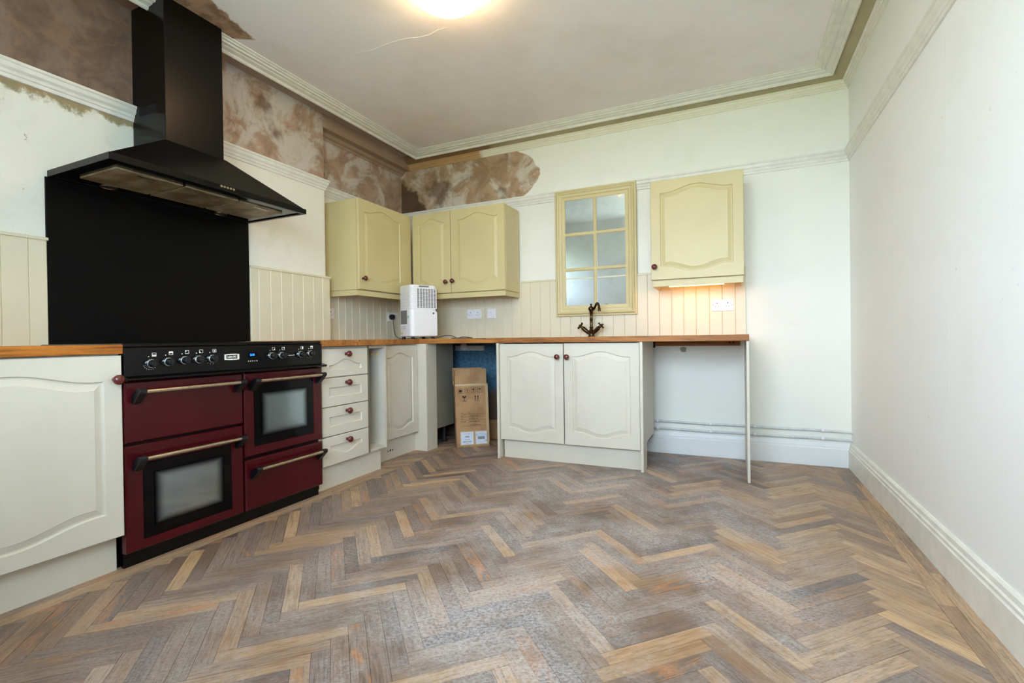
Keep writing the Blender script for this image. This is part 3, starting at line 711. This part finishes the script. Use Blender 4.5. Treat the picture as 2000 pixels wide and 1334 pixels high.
for a, b in xs:
    for c, e in zs:
        tilt = random.uniform(-.0006, .0006)
        lean_ = (e - c) * math.tan(math.radians(1.3))       # the panes hang tipped slightly forward
        O('pane', MB().add([(a - .004, 3.8795 + tilt, c - .004), (b + .004, 3.8795 - tilt, c - .004), (b + .004, 3.8795 - tilt - lean_, e + .004), (a - .004, 3.8795 + tilt - lean_, e + .004),
                            (a - .004, 3.883, c - .004), (b + .004, 3.883, c - .004), (b + .004, 3.883, e + .004), (a - .004, 3.883, e + .004)],
                           [(0, 1, 2, 3), (7, 6, 5, 4), (0, 4, 5, 1), (1, 5, 6, 2), (2, 6, 7, 3), (3, 7, 4, 0)]), 'mirror', t)

# ------------------------------------------------------------------ tap
t = thing('kitchen_tap', (-1.03, 3.78, .9075), 'aged brass mixer tap with two cross handles below the window-style mirror', 'tap')
bx, by, bz = -1.03, 3.78, .9075
O('base', MB().lathe([(.030, -.001), (.030, .004), (.022, .010), (.020, .022), (.024, .034), (.028, .044), (.022, .052), (.014, .058)], (bx, by, bz), (0, 0, 1), 20), 'bronze', t, smooth=True)
O('column', MB().lathe([(.013, 0), (.016, .006), (.013, .012), (.017, .020), (.012, .030), (.012, .080), (.015, .086), (.012, .092), (.012, .130), (.016, .136), (.013, .142), (.016, .150), (.022, .160), (.024, .172), (.020, .182), (.010, .190), (.005, .194), (.008, .206), (.004, .212), (0, .213)], (bx, by, bz + .054), (0, 0, 1), 18), 'bronze', t, smooth=True)
sp = [(bx + .014, by - .008, bz + .220), (bx + .030, by - .020, bz + .224), (bx + .046, by - .038, bz + .244), (bx + .060, by - .056, bz + .260), (bx + .076, by - .074, bz + .258), (bx + .086, by - .086, bz + .238), (bx + .090, by - .091, bz + .196)]
def smooth_path(P, k=5):
    P = [Vector(p) for p in P]; out = []
    for i in range(len(P) - 1):
        p0, p1, p2, p3 = P[max(i - 1, 0)], P[i], P[i + 1], P[min(i + 2, len(P) - 1)]
        for j in range(k):
            s = j / k; out.append(.5 * ((2 * p1) + (p2 - p0) * s + (2 * p0 - 5 * p1 + 4 * p2 - p3) * s * s + (3 * p1 - p0 - 3 * p2 + p3) * s ** 3))
    return out + [P[-1]]
path = smooth_path(sp); O('spout', MB().tube(path, [.010 + .002 * (i > len(path) - 4) for i in range(len(path))], 12), 'bronze', t, smooth=True)
for s in (-1, 1):
    p0 = Vector((bx + s * .008, by - .006, bz + .020)); p1 = Vector((bx + s * .078, by - .022, bz + .082))
    dr = (p1 - p0).normalized()
    arm = O('valve_arm', MB().lathe([(.012, 0), (.013, .02), (.016, .045), (.017, .075), (.012, .080), (.011, .092)], p0, dr, 16), 'bronze', t, smooth=True)
    c = p0 + dr * .104; sd = Vector((.35 * s, -.5, .75 if s < 0 else .25)); sd = (sd - dr * sd.dot(dr)).normalized(); s3 = dr.cross(sd)
    hd = MB().lathe([(.009, -.014), (.014, -.006), (.014, .006), (.006, .012), (0, .013)], c, dr, 14)
    for q, ln in ((sd, .050), (-sd, .050), (s3, .030), (-s3, .030)):
        hd.lathe([(.006, .006), (.005, ln * .6), (.0085, ln * .82), (.008, ln * .95), (.0, ln)], c, q, 10)
    O('cross_handle', hd, 'bronze', arm, smooth=True)

# ------------------------------------------------------------------ sockets and switches
def socket(fn, a0, a1, z0, z1, label, kind='double'):
    am, zm = (a0 + a1) / 2, (z0 + z1) / 2
    org = Vector(fn((am, 0, zm)))
    t = thing('wall_socket' if kind == 'double' else 'wall_switch', org, label, 'socket' if kind == 'double' else 'switch')
    O('plate', MB().box(a0, a1, 0, .009, z0, z1).xf(fn), 'white_plastic', t, bevel=.002)
    if kind == 'double':
        for c in (am - .036, am + .036):
            O('socket_holes', MB().box(c - .003, c + .003, .0088, .0094, zm + .010, zm + .019).box(c - .014, c - .007, .0088, .0094, zm - .012, zm - .008).box(c + .007, c + .014, .0088, .0094, zm - .012, zm - .008), 'dark', t)
        for c in (am - .062, am + .062): O('screw', MB().lathe([(.0035, 0), (.003, .0006), (0, .0006)], (c, .009, zm), (0, 1, 0), 8).xf(fn), 'grey_slot', t)
        for c in (am - .011, am + .011): O('rocker', MB().box(c - .006, c + .006, .0085, .0125, zm + .008, zm + .026).xf(fn), 'white_plastic', t)
    else:
        O('rocker', MB().box(am - .010, am + .010, .0085, .013, zm - .016, zm + .016).xf(fn), 'white_plastic', t)
        O('neon', MB().box(am - .003, am + .003, .0128, .0134, zm + .006, zm + .011).xf(fn), 'knob', t)
    # holes were built in local space
    for ch in t.children:
        if ch.name.startswith('socket_holes'):
            for v in ch.data.vertices: v.co = Vector(fn(v.co + org)) - org
    return t
socket(BACK(BY - .018), -2.228, -2.082, 1.086, 1.172, 'white double socket on cream boards right of the dehumidifier')
socket(BACK(BY - .018), -2.020, -1.936, 1.086, 1.172, 'square white fused switch between the double socket and the mirror', 'switch')
socket(BACK(BY - .018), -.139, .007, 1.085, 1.170, 'white double socket lit warm under the single wall cupboard')
socket(LEFT(ALX + .018), 3.636, 3.782, 1.082, 1.166, 'white double socket with a black plug behind the dehumidifier')
socket(LEFT(ALX + .018), 2.812, 2.958, 1.080, 1.164, 'white socket half hidden behind the edge of the chimney breast')

# ------------------------------------------------------------------ dehumidifier
th = math.radians(63); fd = Vector((math.cos(th), math.sin(th), 0)); sd = Vector((-math.sin(th), math.cos(th), 0)); fn_ = Vector((math.sin(th), -math.cos(th), 0))
org = Vector((-2.37, 3.21, .9075)); DW, DD, DH = .245, .225, .447
def DL(p): return org + fd * p[0] + sd * p[1] + Vector((0, 0, p[2]))      # local: along front, depth, up
ctr = DL((DW / 2, DD / 2, 0))
t = thing('dehumidifier', (ctr.x, ctr.y, .9075), 'white plastic dehumidifier with grey grille standing on the oak worktop', 'dehumidifier')
def rrect(x0, x1, y0, y1, r, k=5):
    pts = []
    for cx, cy, a in ((x1 - r, y0 + r, -90), (x1 - r, y1 - r, 0), (x0 + r, y1 - r, 90), (x0 + r, y0 + r, 180)):
        for i in range(k + 1): q = math.radians(a + 90 * i / k); pts.append((cx + r * math.cos(q), cy + r * math.sin(q)))
    return pts
ls = [[(a, b, .020) for a, b in rrect(.006, DW - .006, .006, DD - .006, .03)]] + [[(a, b, z) for a, b in rrect(0, DW, 0, DD, .034)] for z in (.026, .245)]
z = .247
while z < DH - .022:     # ribbed upper half
    for e, dz in ((.0035, 0), (.0035, .002), (.0005, .003), (.0005, .009)): ls.append([(a, b, z + dz) for a, b in rrect(e, DW - e, e, DD - e, .034)])
    z += .011
ls += [[(a, b, DH - .016) for a, b in rrect(0, DW, 0, DD, .034)], [(a, b, DH - .004) for a, b in rrect(.002, DW - .002, .002, DD - .002, .034)], [(a, b, DH) for a, b in rrect(.010, DW - .010, .010, DD - .010, .03)]]
O('body', MB().loops(ls).xf(DL), 'white_plastic', t, smooth=True)
O('grille_frame', MB().box(.052, .238, -.0012, .004, .252, .422).xf(DL), 'white_plastic', t)
for cidx in range(7):
    for ridx in range(14):
        a = .058 + cidx * .0255; zz = .258 + ridx * .0113
        O('grille_slot', MB().box(a, a + .0185, -.0020, 0, zz, zz + .0082).xf(DL), 'grey_slot', t)
O('grip', MB().box(.075, .165, -.003, 0, .428, .440).xf(DL), 'grey_slot', t)
O('water_tank', MB().box(.032, DW - .004, -.003, .004, .026, .228).xf(DL), 'white_plastic', t, bevel=.002)
O('drain_plug', MB().lathe([(.007, 0), (.007, .003), (.004, .004), (0, .004)], DL((.205, -.003, .214)), fn_, 12), 'dark', t)
O('side_vent', MB().box(-.0018, .002, .070, .185, .125, .238).xf(DL), 'grey_slot', t)
for q in range(3): O('side_print', MB().box(-.0012, 0, .095, .178, .104 - q * .010, .106 - q * .010).xf(DL), 'blue_ink', t)
O('warning_sticker', MB().prism([(.150, .040), (.182, .040), (.166, .068)], 0, -.0012, 0).xf(DL), 'yellow', t)
O('sticker', MB().box(-.0014, 0, .040, .060, .172, .194).xf(DL), 'green', t)
O('tank_gauge', MB().box(-.0014, 0, .048, .056, .060, .150).xf(DL), 'label', t)
for a, b in ((.03, .03), (DW - .03, .03), (DW - .03, DD - .03), (.03, DD - .03)): O('foot', MB().lathe([(.014, -.0005), (.015, .008), (.013, .022)], DL((a, b, 0)), (0, 0, 1), 14), 'rubber', t, smooth=True)
t = thing('power_plug', (-2.935, 3.672, 1.118), 'black plug and cable hanging from the socket behind the dehumidifier', 'plug')
O('plug_body', MB().lathe([(.024, 0), (.026, .012), (.022, .034), (.012, .040), (0, .040)], (-2.943, 3.672, 1.120), (1, 0, 0), 16), 'rubber', t, smooth=True)
O('cable', MB().tube(smooth_path([(-2.918, 3.672, 1.100), (-2.912, 3.675, 1.02), (-2.90, 3.685, .945), (-2.86, 3.705, .9145), (-2.76, 3.70, .9140), (-2.60, 3.56, .9117), (-2.50, 3.47, .9117)]), .0034, 8), 'cable', t, smooth=True)
tag(O('power_cable', MB().tube(smooth_path([(-2.34, 3.50, .9117), (-2.30, 3.62, .935), (-2.26, 3.67, .930), (-2.21, 3.66, .9119), (-2.16, 3.68, .922), (-2.08, 3.70, .9119), (-2.12, 3.60, .9119), (-2.22, 3.58, .9119)]), .0034, 8), 'cable', smooth=True), 'loose grey cable lying on the oak worktop right of the dehumidifier', 'cable')

# ------------------------------------------------------------------ cardboard box in the gap
a0 = Vector((-2.088, 3.432, 0)); a1 = Vector((-1.872, 3.603, 0)); bd_ = (a1 - a0).normalized(); bn = Vector((-bd_.y, bd_.x, 0)); BWD = (a1 - a0).length
lean = math.radians(1.2)
def BL(p):
    q = a0 + bd_ * (p[0] - p[2] * math.tan(lean)) + bn * p[1]; return Vector((q.x, q.y, p[2] + p[0] * math.tan(lean) * .0))
cb = BL((BWD / 2, .08, 0))
t = thing('cardboard_box', (cb.x, cb.y, 0), 'tall brown cardboard box with open flaps under the oak worktop', 'box')
BH, BD = .525, .10
T = .004
O('carton', MB().loops([[(0, 0, 0), (BWD, 0, 0), (BWD, BD, 0), (0, BD, 0)], [(0, 0, BH), (BWD, 0, BH), (BWD, BD, BH), (0, BD, BH)], [(T, T, BH), (BWD - T, T, BH), (BWD - T, BD - T, BH), (T, BD - T, BH)], [(T, T, .01), (BWD - T, T, .01), (BWD - T, BD - T, .01), (T, BD - T, .01)]]).xf(BL), 'card', t)
for a, b in ((.004, BWD / 2 - .0008), (BWD / 2 + .0008, BWD - .010)): O('flap', MB().loops([[(a, .004, BH - .01), (b, .004, BH - .01), (b, .008, BH - .01), (a, .008, BH - .01)], [(a, -.006, BH + .128), (b, -.006, BH + .128), (b, -.002, BH + .128), (a, -.002, BH + .128)]]).xf(BL), 'card', t)
O('flap', MB().box(-.006, BWD - .03, BD - .006, BD - .002, BH - .01, BH + .132).xf(BL), 'card', t)
O('flap', MB().loops([[(.003, .01, BH - .01), (.006, .01, BH - .01), (.006, BD - .01, BH - .01), (.003, BD - .01, BH - .01)], [(-.004, .01, BH + .125), (-.001, .01, BH + .125), (-.001, BD - .01, BH + .125), (-.004, BD - .01, BH + .125)]]).xf(BL), 'card', t)
O('tape_strip', MB().box(0, BWD, -.0012, 0, BH - .014, BH + .003).box(BWD - .022, BWD + .001, -.0012, 0, .03, BH).xf(BL), 'tape', t)
def pr(parts, mat='ink', dy=-.0008, name='print'):
    mb = MB()
    for a, b, c, e in parts: mb.box(a, b, dy, dy + .0007, c, e)
    return O(name, mb.xf(BL), mat, t)
for i in range(4):      # handling symbols in square frames
    c, zc, s = .045 + i * .054, BH - .055 + .002 * i, .0205
    pr([(c - s, c + s, zc + s - .002, zc + s), (c - s, c + s, zc - s, zc - s + .002), (c - s, c - s + .002, zc - s, zc + s), (c + s - .002, c + s, zc - s, zc + s)])
    if i == 0: O('print', MB().prism([(c + .014 * math.cos(q * math.pi / 4), zc + (.015 if q % 2 else .011) * math.sin(q * math.pi / 4)) for q in range(8)], 1, -.0008, 0).xf(BL), 'ink', t)
    if i == 1:
        for k in (-.007, .007): O('print', MB().prism([(c + k - .0018, zc - .014), (c + k + .0018, zc - .014), (c + k + .0018, zc + .005), (c + k + .005, zc + .005), (c + k, zc + .014), (c + k - .005, zc + .005), (c + k - .0018, zc + .005)], 1, -.0008, 0).xf(BL), 'ink', t)
    if i == 2: O('print', MB().prism([(c - .007, zc - .014), (c + .007, zc - .014), (c + .0015, zc - .010), (c + .0015, zc - .001), (c + .009, zc + .006), (c + .010, zc + .013), (c, zc + .009), (c - .010, zc + .013), (c - .009, zc + .006), (c - .0015, zc - .001), (c - .0015, zc - .010)], 1, -.0008, 0).xf(BL), 'ink', t)
    if i == 3: O('print', MB().prism([(c - .014, zc + .002), (c - .001, zc + .004), (c - .001, zc - .012), (c + .001, zc - .012), (c + .001, zc + .004), (c + .014, zc + .002), (c + .008, zc + .010), (c, zc + .012), (c - .008, zc + .010)], 1, -.0008, 0).xf(BL), 'ink', t)
c, zc = .075, BH - .115
O('print', MB().prism([(c - .010, zc - .020), (c + .010, zc - .020), (c + .002, zc - .016), (c + .002, zc - .002), (c + .014, zc + .006), (c + .019, zc + .018), (c + .006, zc + .016), (c + .002, zc + .010), (c - .004, zc + .018), (c - .019, zc + .017), (c - .013, zc + .005), (c - .002, zc - .002), (c - .002, zc - .016)], 1, -.0008, 0).xf(BL), 'ink', t)
pr([(c - .018, c + .018, zc - .027, zc - .025), (c - .013, c + .013, zc - .031, zc - .0295)])
for k in (.168, .190): O('print', MB().prism([(k - .003, zc - .019), (k + .003, zc - .019), (k + .003, zc + .008), (k + .008, zc + .008), (k, zc + .021), (k - .008, zc + .008), (k - .003, zc + .008)], 1, -.0008, 0).xf(BL), 'ink', t)
pr([(.155, .203, zc - .026, zc - .024)])
def btext(s, a, zc, size, bold=.0002):
    X = bd_; Z = Vector((0, 0, 1)); N = -bn; o = BL((a, -.0006, zc))
    return text('printed_lettering', s, size, 'ink', t, Matrix(((X.x, 0, N.x, o.x), (X.y, 0, N.y, o.y), (0, 1, 0, o.z), (0, 0, 0, 1))), bold)
rows = [('QTY:', '1PCS', .276), ('G.W.:', '11.0 KGS/24.3 LBS', .252), ('N.W.:', '10.0 KGS/22.1 LBS', .228), ('CTN SIZE:', '28.0X20.0X50.0 CM', .204)]
for i, (a, b, zc) in enumerate(rows):
    btext(a, .052 if len(a) < 6 else .060, zc + .008, .0105); btext(b, (.112, .146, .146, .156)[i], zc + .008, .0105); 
    if i < 3 or True: pr([(.042, .244, zc - .0022, zc - .0008)]) if i != 3 else None
btext('11.0X7.9X19.7 INCH', .162, .184, .0105); pr([(.042, .244, .1745, .176)])
for a, b in ((.036, .140), (.160, .260)):
    O('tape_strip', MB().box(a - .008, b + .008, -.0007, 0, .014, .134).xf(BL), 'tape', t)
    O('paper_label', MB().box(a, b, -.0012, -.0006, .022, .126).xf(BL), 'label', t)
btext_ = lambda s, a, zc, size: btext(s, a, zc, size)
def ltext(s, a, zc, size, m='ink', bold=.0003):
    X = bd_; N = -bn; o = BL((a, -.0016, zc))
    return text('label_lettering', s, size, m, t, Matrix(((X.x, 0, N.x, o.x), (X.y, 0, N.y, o.y), (0, 1, 0, o.z), (0, 0, 0, 1))), bold)
ltext('DEHUMIDIFIER', .086, .112, .0085, 'blue_ink', 0); ltext('SAFE', .088, .086, .016); ltext('QTY:1 PCS', .088, .062, .010, 'blue_ink'); ltext('MADE IN CHINA', .088, .045, .0095); ltext('(UK)', .088, .031, .007, 'blue_ink')
lb = MB(); ax = .178
for q in range(16):
    wq = random.choice((.0012, .002, .003)); lb.box(ax, ax + wq, -.0018, -.0011, .062, .083); ax += wq + random.choice((.0012, .002))
O('barcode', lb.xf(BL), 'ink', t)
pr([(.166, .176, .098, .104), (.190, .240, .108, .110), (.205, .252, .100, .101), (.205, .246, .095, .096), (.160, .260, .0875, .0885), (.238, .252, .050, .053), (.238, .252, .044, .047)], 'blue_ink', -.0018)

# ------------------------------------------------------------------ waste fitting and board in the gap under the worktop
t = thing('waste_board', (-2.1, 3.88, .80), 'small white mounting board with round fitting on the blue wall under worktop', 'fitting')
O('board', MB().box(-2.36, -2.06, 3.872, 3.8995, .795, .842), 'inside', t, bevel=.002)
O('round_fitting', MB().lathe([(.034, 0), (.034, .016), (.026, .022), (.009, .022), (.008, .018), (0, .018)], (-2.262, 3.872, .832), (0, -1, 0), 20), 'white_plastic', t, smooth=True)

# ------------------------------------------------------------------ pipes along the back wall
for zc, lab in ((.246, 'upper white painted copper pipe running along the wall above skirting'), (.190, 'lower white painted copper pipe running just above the white skirting')):
    t = thing('water_pipe', (.1, 3.87, zc), lab, 'pipe')
    O('pipe', MB().tube([(-.575 + i * .13, 3.872, zc + .002 * math.sin(i * 1.7) - (.004 if zc > .2 else .003) * i / 10) for i in range(11)], .0078, 12), 'copper', t, smooth=True)
    for x in (-.535, -.155, .140, .555):
        O('pipe_clip', MB().lathe([(.0115, -.007), (.0125, 0), (.0115, .007)], (x, 3.872, zc - .002), (1, 0, 0), 14).box(x - .007, x + .007, 3.872, 3.8995, zc - .010, zc + .008), 'white_plastic', t, smooth=True)

O('plaster_crack', MB().tube([(-2.085, 2.290, CZ), (-1.99, 2.309, CZ), (-1.909, 2.307, CZ), (-1.81, 2.300, CZ), (-1.717, 2.306, CZ), (-1.64, 2.330, CZ), (-1.565, 2.338, CZ), (-1.50, 2.322, CZ), (-1.43, 2.326, CZ)], [.0008, .0014, .0018, .0012, .0016, .002, .0016, .0018, .0008], 6), 'ceiling', ceiling)
# ------------------------------------------------------------------ ceiling lamp
t = thing('ceiling_lamp', (-1.255, 2.03, CZ), 'glowing round opal glass ceiling lamp', 'lamp')
O('ceiling_plate', MB().lathe([(.172, .001), (.172, -.018), (.165, -.022)], (-1.255, 2.03, CZ), (0, 0, 1), 40), 'white_plastic', t, smooth=True)
O('glass_bowl', MB().lathe([(.150, -.012), (.172, -.020), (.176, -.034), (.172, -.055), (.156, -.078), (.120, -.098), (.075, -.110), (.030, -.115), (0, -.116)], (-1.255, 2.03, CZ), (0, 0, 1), 48), 'lamp', t, smooth=True)
